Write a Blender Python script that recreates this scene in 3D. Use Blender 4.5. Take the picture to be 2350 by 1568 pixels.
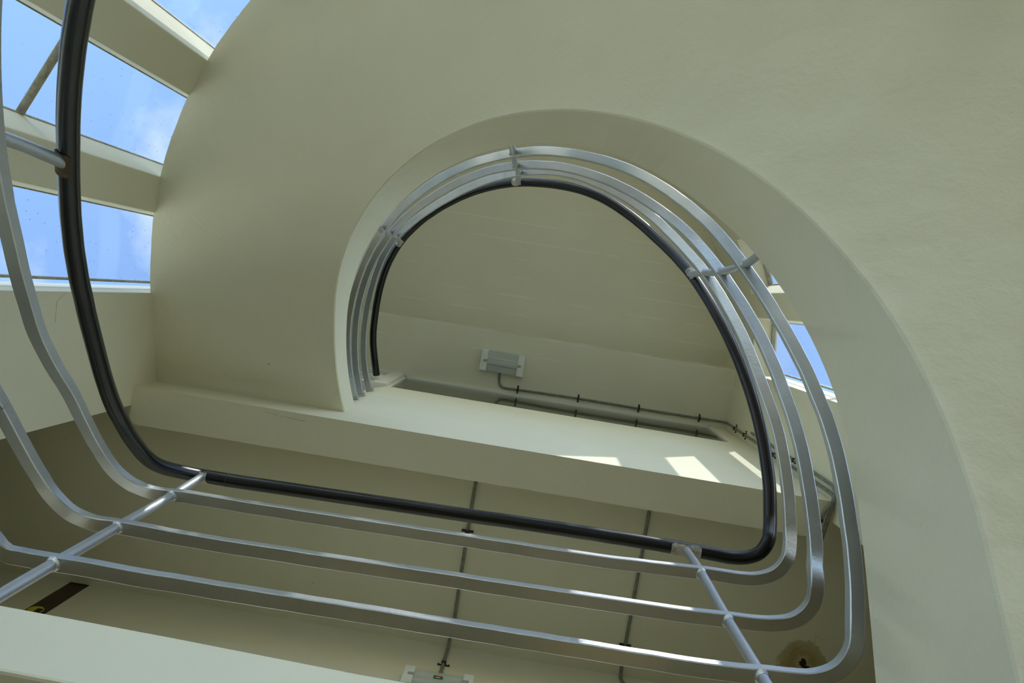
import bpy, bmesh, math, random
import numpy as np
from mathutils import Matrix, Vector

for o in list(bpy.data.objects):
    bpy.data.objects.remove(o, do_unlink=True)
random.seed(7)
S = bpy.context.scene
COL = S.collection

# ------------------------------------------------------------------ camera
# Plan frame: x runs along the landing edge, y points from the window wall to the
# landings, z is up; the camera is the origin of x and y, ZO its height over the floor.
ZO = 1.33
FPX, ZX, ZY, YAW = 1800.0, 1229.47, 686.77, 0.160      # focal length, zenith pixel, turn
zc = np.array([ZX - 1175, ZY - 784, FPX]); zc /= np.linalg.norm(zc)
xa = np.array([math.cos(YAW), math.sin(YAW), 0.0]); xa -= zc * (xa @ zc); xa /= np.linalg.norm(xa)
ya = np.cross(zc, xa)
MW = np.stack([xa, ya, zc])                              # image axes -> world axes
cam_data = bpy.data.cameras.new('camera')
cam = bpy.data.objects.new('camera', cam_data)
COL.objects.link(cam)
cam_data.sensor_fit = 'HORIZONTAL'
cam_data.sensor_width = 23.5
cam_data.lens = 23.5 * FPX / 2350
cam_data.clip_start = 0.02
r_, u_, b_ = MW @ [1, 0, 0], MW @ [0, -1, 0], MW @ [0, 0, -1]
cam.matrix_world = Matrix(((r_[0], u_[0], b_[0], 0), (r_[1], u_[1], b_[1], 0), (r_[2], u_[2], b_[2], ZO), (0, 0, 0, 1)))
S.camera = cam


def ray(px, py):
    v = MW @ np.array([px - 1175.0, py - 784.0, FPX])
    return v / v[2]


def on(px, py, axis, val):
    """Pixel -> point on the plane axis = val (0 x, 1 y, 2 z above the camera)."""
    r = ray(px, py)
    return r * (val / r[axis])


# ------------------------------------------------------------------ world, sun, exposure
SUN_STRENGTH = 3.0
w = bpy.data.worlds.new('sky')
S.world = w
w.use_nodes = True
nt = w.node_tree
nt.nodes.clear()
N = nt.nodes.new
tc = N('ShaderNodeTexCoord')
SUN_DIR = Vector((0.46, -1.0, 0.94)).normalized()          # towards the sun, from its patches on the landing wall
SKY_STRENGTH = 0.46
sky = N('ShaderNodeTexSky'); sky.sky_type = 'NISHITA'; sky.sun_disc = False
sky.sun_elevation = math.asin(SUN_DIR.z); sky.sun_rotation = math.atan2(SUN_DIR.x, SUN_DIR.y)
sky.dust_density = 0.3; sky.ozone_density = 3.0
skys = N('ShaderNodeVectorMath'); skys.operation = 'SCALE'; skys.inputs['Scale'].default_value = SKY_STRENGTH
nt.links.new(sky.outputs[0], skys.inputs[0])
mp = N('ShaderNodeMapping'); nt.links.new(tc.outputs['Generated'], mp.inputs[0])
mp.inputs['Location'].default_value = (0.9, 0.45, 1.7)
mp.inputs['Scale'].default_value = (1.0, 1.0, 1.6)
cl = N('ShaderNodeTexNoise'); nt.links.new(mp.outputs[0], cl.inputs['Vector'])
cl.inputs['Scale'].default_value = 3.2; cl.inputs['Detail'].default_value = 9; cl.inputs['Roughness'].default_value = 0.6
clr = N('ShaderNodeValToRGB'); nt.links.new(cl.outputs['Fac'], clr.inputs[0])
clr.color_ramp.elements[0].position = 0.50; clr.color_ramp.elements[0].color = (0, 0, 0, 1)
clr.color_ramp.elements[1].position = 0.86; clr.color_ramp.elements[1].color = (1, 1, 1, 1)
mixc = N('ShaderNodeMix'); mixc.data_type = 'RGBA'
nt.links.new(clr.outputs['Color'], mixc.inputs['Factor'])
nt.links.new(skys.outputs[0], mixc.inputs[6])
mixc.inputs[7].default_value = (1.40, 1.46, 1.55, 1)
bg = N('ShaderNodeBackground'); nt.links.new(mixc.outputs[2], bg.inputs['Color'])
wo = N('ShaderNodeOutputWorld'); nt.links.new(bg.outputs[0], wo.inputs[0])

sd = bpy.data.lights.new('sun_offscreen', 'SUN')
sd.energy = SUN_STRENGTH; sd.angle = math.radians(0.55); sd.color = (1.0, 0.96, 0.93)
sun = bpy.data.objects.new('sun_offscreen', sd); COL.objects.link(sun)
sun.location = (4, -8, 10)
sun.rotation_euler = (-SUN_DIR).to_track_quat('-Z', 'Y').to_euler()

vs = S.view_settings
vs.view_transform = 'Standard'; vs.look = 'None'; vs.gamma = 1.0; vs.use_curve_mapping = False
vs.exposure = 0.18
S.cycles.diffuse_bounces = 5
S.cycles.transparent_max_bounces = 16


# ------------------------------------------------------------------ materials
def newmat(name):
    m = bpy.data.materials.new(name); m.use_nodes = True
    return m, m.node_tree, m.node_tree.nodes['Principled BSDF']


def L(nt, a, b):
    nt.links.new(a, b)


def noise(nt, scale, detail=4, rough=0.55, vec=None):
    n = nt.nodes.new('ShaderNodeTexNoise')
    n.inputs['Scale'].default_value = scale; n.inputs['Detail'].default_value = detail
    n.inputs['Roughness'].default_value = rough
    if vec is not None:
        L(nt, vec, n.inputs['Vector'])
    return n


def ramp(nt, src, stops):
    r = nt.nodes.new('ShaderNodeValToRGB')
    while len(r.color_ramp.elements) > 1:
        r.color_ramp.elements.remove(r.color_ramp.elements[-1])
    r.color_ramp.elements[0].position = stops[0][0]; r.color_ramp.elements[0].color = (*stops[0][1], 1)
    for p, c in stops[1:]:
        e = r.color_ramp.elements.new(p); e.color = (*c, 1)
    L(nt, src, r.inputs[0])
    return r


def mixrgb(nt, fac, a, b, mode='MIX'):
    m = nt.nodes.new('ShaderNodeMix'); m.data_type = 'RGBA'; m.blend_type = mode
    for i, v in ((0, fac), (6, a), (7, b)):
        if hasattr(v, 'is_output'):
            L(nt, v, m.inputs[i])
        elif i == 0:
            m.inputs[0].default_value = v
        else:
            m.inputs[i].default_value = (*v, 1)
    return m.outputs[2]


def bump(nt, bs, h, strength, dist):
    b = nt.nodes.new('ShaderNodeBump')
    b.inputs['Strength'].default_value = strength; b.inputs['Distance'].default_value = dist
    L(nt, h, b.inputs['Height']); 
    return b


def plaster(name, c1, c2, rough=0.7, relief=0.5, stain=None, boards=False):
    m, nt, bs = newmat(name)
    g = nt.nodes.new('ShaderNodeNewGeometry').outputs['Position']
    n1 = noise(nt, 1.7, 5, 0.6, g)
    col = ramp(nt, n1.outputs['Fac'], [(0.3, c1), (0.7, c2)]).outputs['Color']
    # sparse dark specks: flies and grit stuck in the paint
    vo = nt.nodes.new('ShaderNodeTexVoronoi'); vo.inputs['Scale'].default_value = 9.0
    L(nt, g, vo.inputs['Vector'])
    sp = ramp(nt, vo.outputs['Distance'], [(0.0, (1, 1, 1)), (0.028, (1, 1, 1)), (0.04, (0, 0, 0))])
    n2 = noise(nt, 2.3, 2, 0.5, g)
    keep = ramp(nt, n2.outputs['Fac'], [(0.60, (0, 0, 0)), (0.64, (0.75, 0.75, 0.75))])
    spm = nt.nodes.new('ShaderNodeMath'); spm.operation = 'MULTIPLY'
    L(nt, sp.outputs['Color'], spm.inputs[0]); L(nt, keep.outputs['Color'], spm.inputs[1])
    col = mixrgb(nt, spm.outputs[0], col, (0.10, 0.08, 0.05))
    if boards:      # shuttering lines left in the ceiling
        sx = nt.nodes.new('ShaderNodeSeparateXYZ'); L(nt, g, sx.inputs[0])
        md = nt.nodes.new('ShaderNodeMath'); md.operation = 'PINGPONG'; md.inputs[1].default_value = 0.07
        L(nt, sx.outputs['Y'], md.inputs[0])
        ln = ramp(nt, md.outputs[0], [(0.0, (1, 1, 1)), (0.0025, (1, 1, 1)), (0.005, (0, 0, 0))])
        nb = noise(nt, 3.0, 3, 0.5, g)
        kb = ramp(nt, nb.outputs['Fac'], [(0.48, (0, 0, 0)), (0.6, (0.5, 0.5, 0.5))])
        mm = nt.nodes.new('ShaderNodeMath'); mm.operation = 'MULTIPLY'
        L(nt, ln.outputs['Color'], mm.inputs[0]); L(nt, kb.outputs['Color'], mm.inputs[1])
        col = mixrgb(nt, mm.outputs[0], col, (0.95, 0.92, 0.82))
    if stain:
        px, py, pz, rad = stain
        dn = nt.nodes.new('ShaderNodeVectorMath'); dn.operation = 'DISTANCE'
        dn.inputs[1].default_value = (px, py, pz)
        nd = noise(nt, 14.0, 5, 0.7, g)
        ad = nt.nodes.new('ShaderNodeVectorMath'); ad.operation = 'MULTIPLY_ADD'
        L(nt, nd.outputs['Color'], ad.inputs[0]); ad.inputs[1].default_value = (rad * 0.9,) * 3
        sb = nt.nodes.new('ShaderNodeVectorMath'); sb.operation = 'SUBTRACT'
        sb.inputs[1].default_value = (rad * 0.45,) * 3
        L(nt, g, sb.inputs[0]); L(nt, sb.outputs[0], ad.inputs[2])
        L(nt, ad.outputs[0], dn.inputs[0])
        dv = nt.nodes.new('ShaderNodeMath'); dv.operation = 'DIVIDE'; dv.inputs[1].default_value = rad
        L(nt, dn.outputs['Value'], dv.inputs[0])
        st = ramp(nt, dv.outputs[0], [(0.0, (0.03, 0.015, 0.01)), (0.17, (0.06, 0.03, 0.015)), (0.2, (0.75, 0.68, 0.5)),
                                      (0.4, (0.55, 0.45, 0.26)), (0.9, (0.72, 0.66, 0.48)), (1.0, (1, 1, 1))])
        col = mixrgb(nt, 1.0, col, st.outputs['Color'], 'MULTIPLY')
    L(nt, col, bs.inputs['Base Color'])
    bs.inputs['Roughness'].default_value = rough
    bs.inputs['Specular IOR Level'].default_value = 0.3
    h1 = noise(nt, 55.0, 3, 0.6, g); h2 = noise(nt, 5.0, 3, 0.5, g)
    b1 = bump(nt, bs, h2.outputs['Fac'], 0.25 * relief, 0.05)
    b2 = bump(nt, bs, h1.outputs['Fac'], 0.35 * relief, 0.004)
    L(nt, b1.outputs[0], b2.inputs['Normal']); L(nt, b2.outputs[0], bs.inputs['Normal'])
    return m


CREAM = plaster('cream_paint', (0.74, 0.71, 0.555), (0.78, 0.75, 0.595))
SOFFIT = plaster('cream_paint_soffit', (0.74, 0.71, 0.555), (0.78, 0.75, 0.595), relief=1.0)
CEILM = plaster('cream_paint_shuttered', (0.74, 0.71, 0.555), (0.78, 0.75, 0.595), boards=True)
SLABM = plaster('cream_paint_slab', (0.74, 0.71, 0.555), (0.78, 0.75, 0.595), stain=(1.60, 1.584, 3.86 + ZO, 0.13))
WHITE = plaster('white_gloss_paint', (0.80, 0.81, 0.78), (0.85, 0.86, 0.83), rough=0.4, relief=0.3)
FLOORM = plaster('brown_floor_tile', (0.25, 0.175, 0.05), (0.31, 0.22, 0.065), rough=0.5)
GROUNDM = plaster('pale_paving', (0.22, 0.22, 0.165), (0.28, 0.275, 0.21), rough=0.9)


def simple(name, c, rough=0.5, metal=0.0, var=0.12, scale=12.0, relief=0.0, coat=0.0):
    m, nt, bs = newmat(name)
    g = nt.nodes.new('ShaderNodeNewGeometry').outputs['Position']
    n = noise(nt, scale, 5, 0.6, g)
    lo = tuple(x * (1 - var) for x in c); hi = tuple(min(1, x * (1 + var)) for x in c)
    L(nt, ramp(nt, n.outputs['Fac'], [(0.3, lo), (0.7, hi)]).outputs['Color'], bs.inputs['Base Color'])
    bs.inputs['Roughness'].default_value = rough; bs.inputs['Metallic'].default_value = metal
    bs.inputs['Coat Weight'].default_value = coat
    if relief:
        h = noise(nt, 70.0, 4, 0.65, g)
        b = bump(nt, bs, h.outputs['Fac'], relief, 0.003); L(nt, b.outputs[0], bs.inputs['Normal'])
    return m


SILVER = simple('aluminium_paint', (0.545, 0.58, 0.62), 0.40, 0.85, 0.06, 9.0, 0.3)
WELD = simple('silver_weld', (0.56, 0.56, 0.55), 0.42, 0.9, 0.2, 90.0, 0.8)
SADDLE = simple('peeled_silver_saddle', (0.44, 0.42, 0.37), 0.6, 0.35, 0.45, 60.0, 1.0)
RUST = simple('rusty_saddle', (0.10, 0.065, 0.04), 0.8, 0.2, 0.5, 60.0, 1.0)
VINYL = simple('black_vinyl', (0.003, 0.004, 0.007), 0.27, 0.0, 0.2, 20.0)
VINYL.node_tree.nodes['Principled BSDF'].inputs['Specular IOR Level'].default_value = 0.5
CONDUIT = simple('grey_green_conduit_paint', (0.21, 0.225, 0.19), 0.5, 0.1, 0.3, 40.0, 0.3)
CLIPM = simple('dark_clip', (0.06, 0.05, 0.04), 0.7, 0.3, 0.3)
DOORM = simple('dark_brown_door', (0.045, 0.022, 0.010), 0.45, 0.0, 0.3)
CAPM = simple('pale_plastic', (0.80, 0.82, 0.78), 0.35, 0.0, 0.03)
PLATEM = simple('grey_plate', (0.55, 0.57, 0.54), 0.45, 0.0, 0.05)
TUBEM = simple('white_tube', (0.88, 0.88, 0.84), 0.3, 0.0, 0.02)
FLANGEM = simple('cream_flange', (0.80, 0.77, 0.68), 0.4, 0.0, 0.05)
BARM = simple('weathered_glazing_bar', (0.36, 0.34, 0.26), 0.75, 0.0, 0.35, 30.0, 0.5)
GASKET = simple('dark_putty_line', (0.33, 0.32, 0.27), 0.8, 0.0, 0.3, 30.0)
GREEN = simple('green_print', (0.03, 0.22, 0.03), 0.5, 0.0, 0.02)
RED = simple('red_print', (0.62, 0.03, 0.02), 0.5, 0.0, 0.02)
PRINTW = simple('white_print', (0.80, 0.82, 0.80), 0.5, 0.0, 0.02)
PRINTK = simple('black_print', (0.012, 0.02, 0.012), 0.5, 0.0, 0.02)
YELLOW = simple('yellow_print', (0.62, 0.55, 0.02), 0.5, 0.0, 0.02)
CRACKM = simple('crack_line', (0.30, 0.26, 0.17), 0.9, 0.0, 0.3)


def glass(name, tint, dirt):
    m = bpy.data.materials.new(name); m.use_nodes = True
    nt = m.node_tree; nt.nodes.clear()
    g = nt.nodes.new('ShaderNodeNewGeometry').outputs['Position']
    tr = nt.nodes.new('ShaderNodeBsdfTransparent'); tr.inputs[0].default_value = (*tint, 1)
    gl = nt.nodes.new('ShaderNodeBsdfGlossy'); gl.inputs['Roughness'].default_value = 0.02
    lw = nt.nodes.new('ShaderNodeLayerWeight'); lw.inputs[0].default_value = 0.5     # facing, same from both sides
    pw = nt.nodes.new('ShaderNodeMath'); pw.operation = 'POWER'; pw.inputs[1].default_value = 5.0
    L(nt, lw.outputs['Facing'], pw.inputs[0])
    fr = nt.nodes.new('ShaderNodeMath'); fr.operation = 'MULTIPLY_ADD'
    fr.inputs[1].default_value = 0.94; fr.inputs[2].default_value = 0.04
    L(nt, pw.outputs[0], fr.inputs[0])
    mx = nt.nodes.new('ShaderNodeMixShader')
    L(nt, fr.outputs[0], mx.inputs[0]); L(nt, tr.outputs[0], mx.inputs[1]); L(nt, gl.outputs[0], mx.inputs[2])
    df = nt.nodes.new('ShaderNodeBsdfDiffuse'); df.inputs[0].default_value = (0.10, 0.09, 0.10, 1)
    vo = nt.nodes.new('ShaderNodeTexVoronoi'); vo.inputs['Scale'].default_value = 26.0
    L(nt, g, vo.inputs['Vector'])
    sp = ramp(nt, vo.outputs['Distance'], [(0.0, (1, 1, 1)), (0.05, (1, 1, 1)), (0.09, (0, 0, 0))])
    n2 = noise(nt, 4.0, 2, 0.5, g)
    kp = ramp(nt, n2.outputs['Fac'], [(0.44, (0, 0, 0)), (0.56, (dirt, dirt, dirt))])
    mm = nt.nodes.new('ShaderNodeMath'); mm.operation = 'MULTIPLY'
    L(nt, sp.outputs['Color'], mm.inputs[0]); L(nt, kp.outputs['Color'], mm.inputs[1])
    m2 = nt.nodes.new('ShaderNodeMixShader')
    L(nt, mm.outputs[0], m2.inputs[0]); L(nt, mx.outputs[0], m2.inputs[1]); L(nt, df.outputs[0], m2.inputs[2])
    o = nt.nodes.new('ShaderNodeOutputMaterial'); L(nt, m2.outputs[0], o.inputs[0])
    return m


GLASS = glass('dusty_window_glass', (0.97, 0.985, 0.98), 0.6)
INGLASS = glass('indoor_glass', (0.80, 0.82, 0.78), 0.1)
DIFFM, _nt, _bs = newmat('clear_ribbed_diffuser')
_bs.inputs['Base Color'].default_value = (0.72, 0.77, 0.72, 1); _bs.inputs['Roughness'].default_value = 0.18
_bs.inputs['Alpha'].default_value = 0.55
_w = _nt.nodes.new('ShaderNodeTexWave'); _w.inputs['Scale'].default_value = 60.0
_b = bump(_nt, _bs, _w.outputs['Fac'], 0.25, 0.002); _nt.links.new(_b.outputs[0], _bs.inputs['Normal'])

# ------------------------------------------------------------------ mesh helpers
ORG = {}                                     # object name -> world origin


class MB:
    def __init__(self):
        self.v = []; self.f = []

    def add(self, vs, fs):
        k = len(self.v)
        self.v += [tuple(map(float, p)) for p in vs]
        self.f += [tuple(i + k for i in f) for f in fs]
        return self

    def box(self, lo, hi):
        x0, y0, z0 = lo; x1, y1, z1 = hi
        return self.add([(x0, y0, z0), (x1, y0, z0), (x1, y1, z0), (x0, y1, z0), (x0, y0, z1), (x1, y0, z1), (x1, y1, z1), (x0, y1, z1)],
                        [(3, 2, 1, 0), (4, 5, 6, 7), (0, 1, 5, 4), (1, 2, 6, 5), (2, 3, 7, 6), (3, 0, 4, 7)])

    def obox(self, c, U, V, W, su, sv, sw):
        """Box around c with half sizes su, sv along U, V and from 0 to sw along W."""
        c, U, V, W = (np.array(a, float) for a in (c, U, V, W))
        p = [c + U * a * su + V * b * sv + W * h * sw for h in (0, 1) for a, b in ((-1, -1), (1, -1), (1, 1), (-1, 1))]
        return self.add(p, [(3, 2, 1, 0), (4, 5, 6, 7), (0, 1, 5, 4), (1, 2, 6, 5), (2, 3, 7, 6), (3, 0, 4, 7)])

    def prism(self, poly, z0, z1):
        n = len(poly)
        v = [(x, y, z0) for x, y in poly] + [(x, y, z1) for x, y in poly]
        f = [tuple(range(n - 1, -1, -1)), tuple(range(n, 2 * n))]
        f += [(i, (i + 1) % n, n + (i + 1) % n, n + i) for i in range(n)]
        return self.add(v, f)

    def rings(self, rings, cap=True, close=True):
        n = len(rings[0]); v = [p for r in rings for p in r]; f = []
        for k in range(len(rings) - 1):
            for i in range(n if close else n - 1):
                j = (i + 1) % n
                f.append((k * n + i, k * n + j, (k + 1) * n + j, (k + 1) * n + i))
        if cap:
            f.append(tuple(range(n - 1, -1, -1))); f.append(tuple((len(rings) - 1) * n + i for i in range(n)))
        return self.add(v, f)

    def tube(self, pts, r, n=12, cap=True):
        return self.rings(sweep(pts, [(r * math.cos(2 * math.pi * i / n), r * math.sin(2 * math.pi * i / n)) for i in range(n)]), cap)


def sweep(pts, prof):
    """Rings of a (lateral, up) profile along a 3-D path; lateral = tangent x up axis, kept level."""
    P = np.array(pts, float); out = []; last = None
    for i in range(len(P)):
        t = P[min(i + 1, len(P) - 1)] - P[max(i - 1, 0)]; t /= np.linalg.norm(t)
        lat = np.cross(t, [0, 0, 1.0])
        if np.linalg.norm(lat) < 0.15:
            lat = last if last is not None else np.array([1.0, 0, 0])
            lat = lat - t * (lat @ t)
        lat /= np.linalg.norm(lat)
        if last is not None and lat @ last < 0:
            lat = -lat
        last = lat
        up = np.cross(lat, t)
        out.append([tuple(P[i] + lat * a + up * b) for a, b in prof])
    return out


def smooth_path(pts, sub=4):
    P = [np.array(p, float) for p in pts]; P = [2 * P[0] - P[1]] + P + [2 * P[-1] - P[-2]]; out = []
    for i in range(1, len(P) - 2):
        a, b, c, d = P[i - 1:i + 3]
        for k in range(sub):
            t = k / sub
            out.append(0.5 * (2 * b + (c - a) * t + (2 * a - 5 * b + 4 * c - d) * t * t + (3 * b - a - 3 * c + d) * t ** 3))
    out.append(P[-2])
    return np.array(out)


def obj(name, mb, mat, parent=None, smooth=None, bevel=0.0, seg=2):
    V = np.array(mb.v, float)
    o3 = np.array([(V[:, 0].min() + V[:, 0].max()) / 2, (V[:, 1].min() + V[:, 1].max()) / 2, V[:, 2].min()])
    me = bpy.data.meshes.new(name)
    me.from_pydata([tuple(p - o3) for p in V], [], mb.f)
    bm = bmesh.new(); bm.from_mesh(me)
    bmesh.ops.recalc_face_normals(bm, faces=bm.faces[:])
    if bevel:
        es = [e for e in bm.edges if len(e.link_faces) == 2 and e.calc_face_angle(0) > 0.6]
        bmesh.ops.bevel(bm, geom=es, offset=bevel, segments=seg, profile=0.5, affect='EDGES', clamp_overlap=True)
    bm.to_mesh(me); bm.free()
    me.materials.append(mat)
    if smooth is not None:
        me.polygons.foreach_set('use_smooth', [True] * len(me.polygons))
        me.set_sharp_from_angle(angle=math.radians(smooth))
    ob = bpy.data.objects.new(name, me); COL.objects.link(ob)
    wo3 = o3 + [0, 0, ZO]
    po = np.zeros(3)
    if parent is not None:
        ob.parent = parent; po = ORG[parent.name]
    ob.location = wo3 - po
    ORG[ob.name] = wo3
    return ob


def thing(name, label, cat, loc, group=None):
    ob = bpy.data.objects.new(name, None); COL.objects.link(ob)
    ob.empty_display_size = 0.1
    wl = np.array(loc, float) + [0, 0, ZO]
    ob.location = wl; ORG[ob.name] = wl
    return tag(ob, label, cat, group)


def tag(ob, label=None, cat=None, group=None, kind=None):
    for k, v in (('label', label), ('category', cat), ('group', group), ('kind', kind)):
        if v:
            ob[k] = v
    return ob


def struct(name, mb, mat, label, cat, parent=None, **kw):
    return tag(obj(name, mb, mat, parent, **kw), label, cat, kind='structure')


def copy_of(src, name, parent, world_loc, rotz=0.0):
    c = src.copy(); c.name = name; COL.objects.link(c)
    c.parent = parent
    po = ORG[parent.name] if parent is not None else np.zeros(3)
    c.location = np.array(world_loc) - po
    c.rotation_euler = (0, 0, rotz)
    ORG[c.name] = np.array(world_loc)
    return c


# ------------------------------------------------------------------ main dimensions (m, z from camera)
ZF0 = -ZO                    # ground floor
ZL1, ZL1B = 1.364, 1.165     # first landing, top and underside
ZBEAM = 3.635                # underside of the beam along the upper floor
ZSL2, ZL2 = 3.86, 4.05       # upper floor slab
ZWALL = 5.013                # top of the solid wall on the upper floor edge
ZHEAD = 5.36                 # window heads
ZCL, ZCU = 5.72, 6.05        # ceiling over the landing / over the round well
YE = 0.706                   # landing edges
YB = 0.888                   # back of the beam
YH = 1.80                    # back wall of the hall
XL, XR = -1.81, 1.52         # side walls of the well
XHL, XHR = -4.20, 3.20       # side walls of the hall
FX, FY = -0.145, 0.262       # centre of the window wall
RF, RG, RO = 1.665, 1.80, 1.82
TH0 = 0.0
XC, YC, R = -0.067, 0.266, 0.853   # centre and radius of the stair's inner edge


def pol(th, r):
    a = math.radians(th)
    return (FX + r * math.cos(a), FY - r * math.sin(a))


# ------------------------------------------------------------------ setting
m = MB().box((-30, -30, ZF0 - 0.30), (30, 30, ZF0 - 0.15))
struct('ground', m, GROUNDM, 'pale paving outside the round stair tower', 'ground')
m = MB()
arc = [pol(t, RO - 0.01) for t in np.linspace(0, 180, 37)]
m.prism([(XHR, YH + 0.1), (XHR, 0.7), (XR + 0.2, 0.7), (XR + 0.2, FY)] + arc + [(XL - 0.2, FY), (XL - 0.2, 0.7), (XHL, 0.7), (XHL, YH + 0.1)], ZF0 - 0.15, ZF0)
struct('floor', m, FLOORM, 'brown tiled floor at the foot of the stairwell', 'floor')

WIN, PIER = 12.96, 5.6
# round wall above the window heads and below the sills
m = MB()
ths = np.linspace(-1.0, 181.0, 73)
for z0, z1 in ((ZHEAD, ZCU + 0.15), (ZF0 - 0.15, -0.75)):
    rings = [[(*pol(t, RF), z0), (*pol(t, RO), z0), (*pol(t, RO), z1), (*pol(t, RF), z1)] for t in ths]
    m.rings(rings)
wall_front = struct('wall_front', m, CREAM, 'curved cream window wall of the stair tower', 'wall', smooth=30)

hi, hg = PIER / 2, PIER / 2 + 1.2
m = MB()
poly = [pol2 for pol2 in (
    (RF * math.cos(math.radians(-hi)), RF * math.sin(math.radians(-hi))),
    (RG * math.cos(math.radians(-hg)), RG * math.sin(math.radians(-hg))),
    (RO * math.cos(math.radians(-hg)), RO * math.sin(math.radians(-hg))),
    (RO * math.cos(math.radians(hg)), RO * math.sin(math.radians(hg))),
    (RG * math.cos(math.radians(hg)), RG * math.sin(math.radians(hg))),
    (RF * math.cos(math.radians(hi)), RF * math.sin(math.radians(hi))))]
m.prism(poly, -0.76, ZHEAD + 0.01)
pier0 = obj('pier', m, CREAM, wall_front, bevel=0.006)
off0 = ORG[pier0.name] - np.array([0, 0, ZO])       # origin of the mesh in the unrotated frame


def place_polar(src, name, parent, th, first=False):
    """Put a mesh built around angle 0 of the window wall at angle th."""
    a = math.radians(-th)
    o = ORG_SRC[src.data.name]
    p = np.array([FX + o[0] * math.cos(a) - o[1] * math.sin(a), FY + o[0] * math.sin(a) + o[1] * math.cos(a), o[2] + ZO])
    if first:
        src.location = p - ORG[parent.name]; src.rotation_euler = (0, 0, a); ORG[src.name] = p
        return src
    return copy_of(src, name, parent, p, a)


ORG_SRC = {pier0.data.name: off0}
for k in range(9):
    place_polar(pier0, 'pier', wall_front, TH0 + (k + 1) * WIN + k * PIER + PIER / 2, first=(k == 0))

# windows: one narrow light between each pair of piers, cut by weathered glazing bars
BARZ = [-0.42, 1.12, 2.66, 4.16]
edges_z = [-0.75] + BARZ + [ZHEAD]
hw = math.radians(WIN / 2 - 1.15)
protos = {}
for k in range(10):
    th = TH0 + k * (WIN + PIER) + WIN / 2
    fr = MB()
    yh = RG * math.sin(hw); xg = RG * math.cos(hw)
    for s in (-1, 1):
        fr.box((xg - 0.006, s * yh - 0.006, -0.75), (xg + 0.010, s * yh + 0.004, ZHEAD))
    for zz in (-0.745, ZHEAD - 0.008):
        fr.box((xg - 0.012, -yh, zz - 0.008), (xg + 0.012, yh, zz + 0.008))
    a = math.radians(-th)
    fr.v = [(FX + x * math.cos(a) - y * math.sin(a), FY + x * math.sin(a) + y * math.cos(a), z) for x, y, z in fr.v]
    wn = struct('window_%d' % (k + 1), fr, GASKET, 'tall narrow window of the curved wall, %s' % (
        'beside the straight right-hand wall' if k == 0 else 'beside the straight left-hand wall' if k == 9 else 'number %d counted from the right-hand wall' % (k + 1)), 'window')
    for i in range(5):
        key = ('pane', i)
        if key not in protos:
            b = MB().box((xg - 0.003, -yh, edges_z[i] + 0.01), (xg + 0.003, yh, edges_z[i + 1] - 0.01))
            o = obj('pane', b, GLASS, wn)
            protos[key] = o; ORG_SRC[o.data.name] = ORG[o.name] - np.array([0, 0, ZO])
            place_polar(o, 'pane', wn, th, first=True)
        else:
            place_polar(protos[key], 'pane', wn, th)
    for i, z in enumerate(BARZ):
        key = ('bar', i)
        if key not in protos:
            b = MB().box((xg - 0.012, -yh, z - 0.012), (xg + 0.010, yh, z + 0.012))
            o = obj('glazing_bar', b, BARM, wn, bevel=0.004)
            protos[key] = o; ORG_SRC[o.data.name] = ORG[o.name] - np.array([0, 0, ZO])
            place_polar(o, 'glazing_bar', wn, th, first=True)
        else:
            place_polar(protos[key], 'glazing_bar', wn, th)

YEND = 0.80
ZT = ZCU + 0.15
struct('wall_left', MB().box((XL - 0.25, FY, ZF0 - 0.15), (XL, YEND, ZT)).box((XHL - 0.2, 0.66, ZF0 - 0.15), (XL - 0.2, YEND, ZT)), CREAM, 'straight cream wall left of the stairwell', 'wall')
struct('wall_right', MB().box((XR, FY, ZF0 - 0.15), (XR + 0.25, YEND, ZT)).box((XR + 0.2, 0.66, ZF0 - 0.15), (XHR + 0.2, YEND, ZT)), CREAM, 'straight cream wall right of the stairwell carrying conduits', 'wall')
struct('wall_hall_left', MB().box((XHL - 0.2, YEND, ZF0 - 0.15), (XHL, YH + 0.4, ZT)), CREAM, 'cream side wall of the hall behind the landings, door end', 'wall')
struct('wall_hall_right', MB().box((XHR, YEND, ZF0 - 0.15), (XHR + 0.2, YH + 0.4, ZT)), CREAM, 'cream side wall of the hall behind the landings, far from the door', 'wall')
m = MB().box((-2.01, YH, ZF0 - 0.15), (XHR, YH + 0.2, ZT))
m.box((XHL, YH, ZF0 - 0.15), (-2.115, YH + 0.2, ZT))
m.box((-2.3, YH + 0.18, ZF0 - 0.15), (-1.9, YH + 0.3, ZT))
struct('wall_back', m, CREAM, 'cream back wall of the hall behind the landings', 'wall')

arc = [pol(t, RO - 0.02) for t in np.linspace(0, 180, 37)]
m = MB().prism([(XR + 0.1, 0.277)] + [(XR + 0.1, FY)] + arc + [(XL - 0.1, FY), (XL - 0.1, 0.277)], ZCU, ZT)
m.box((XL - 0.1, 0.277, ZCL), (XR + 0.1, YH + 0.3, ZT)); m.box((XHL - 0.1, 0.7, ZCL), (XL - 0.1, YH + 0.3, ZT)); m.box((XR + 0.1, 0.7, ZCL), (XHR + 0.1, YH + 0.3, ZT))
struct('ceiling', m, CEILM, 'cream ceiling at the top of the stairwell, stepped along one line', 'ceiling')

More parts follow.
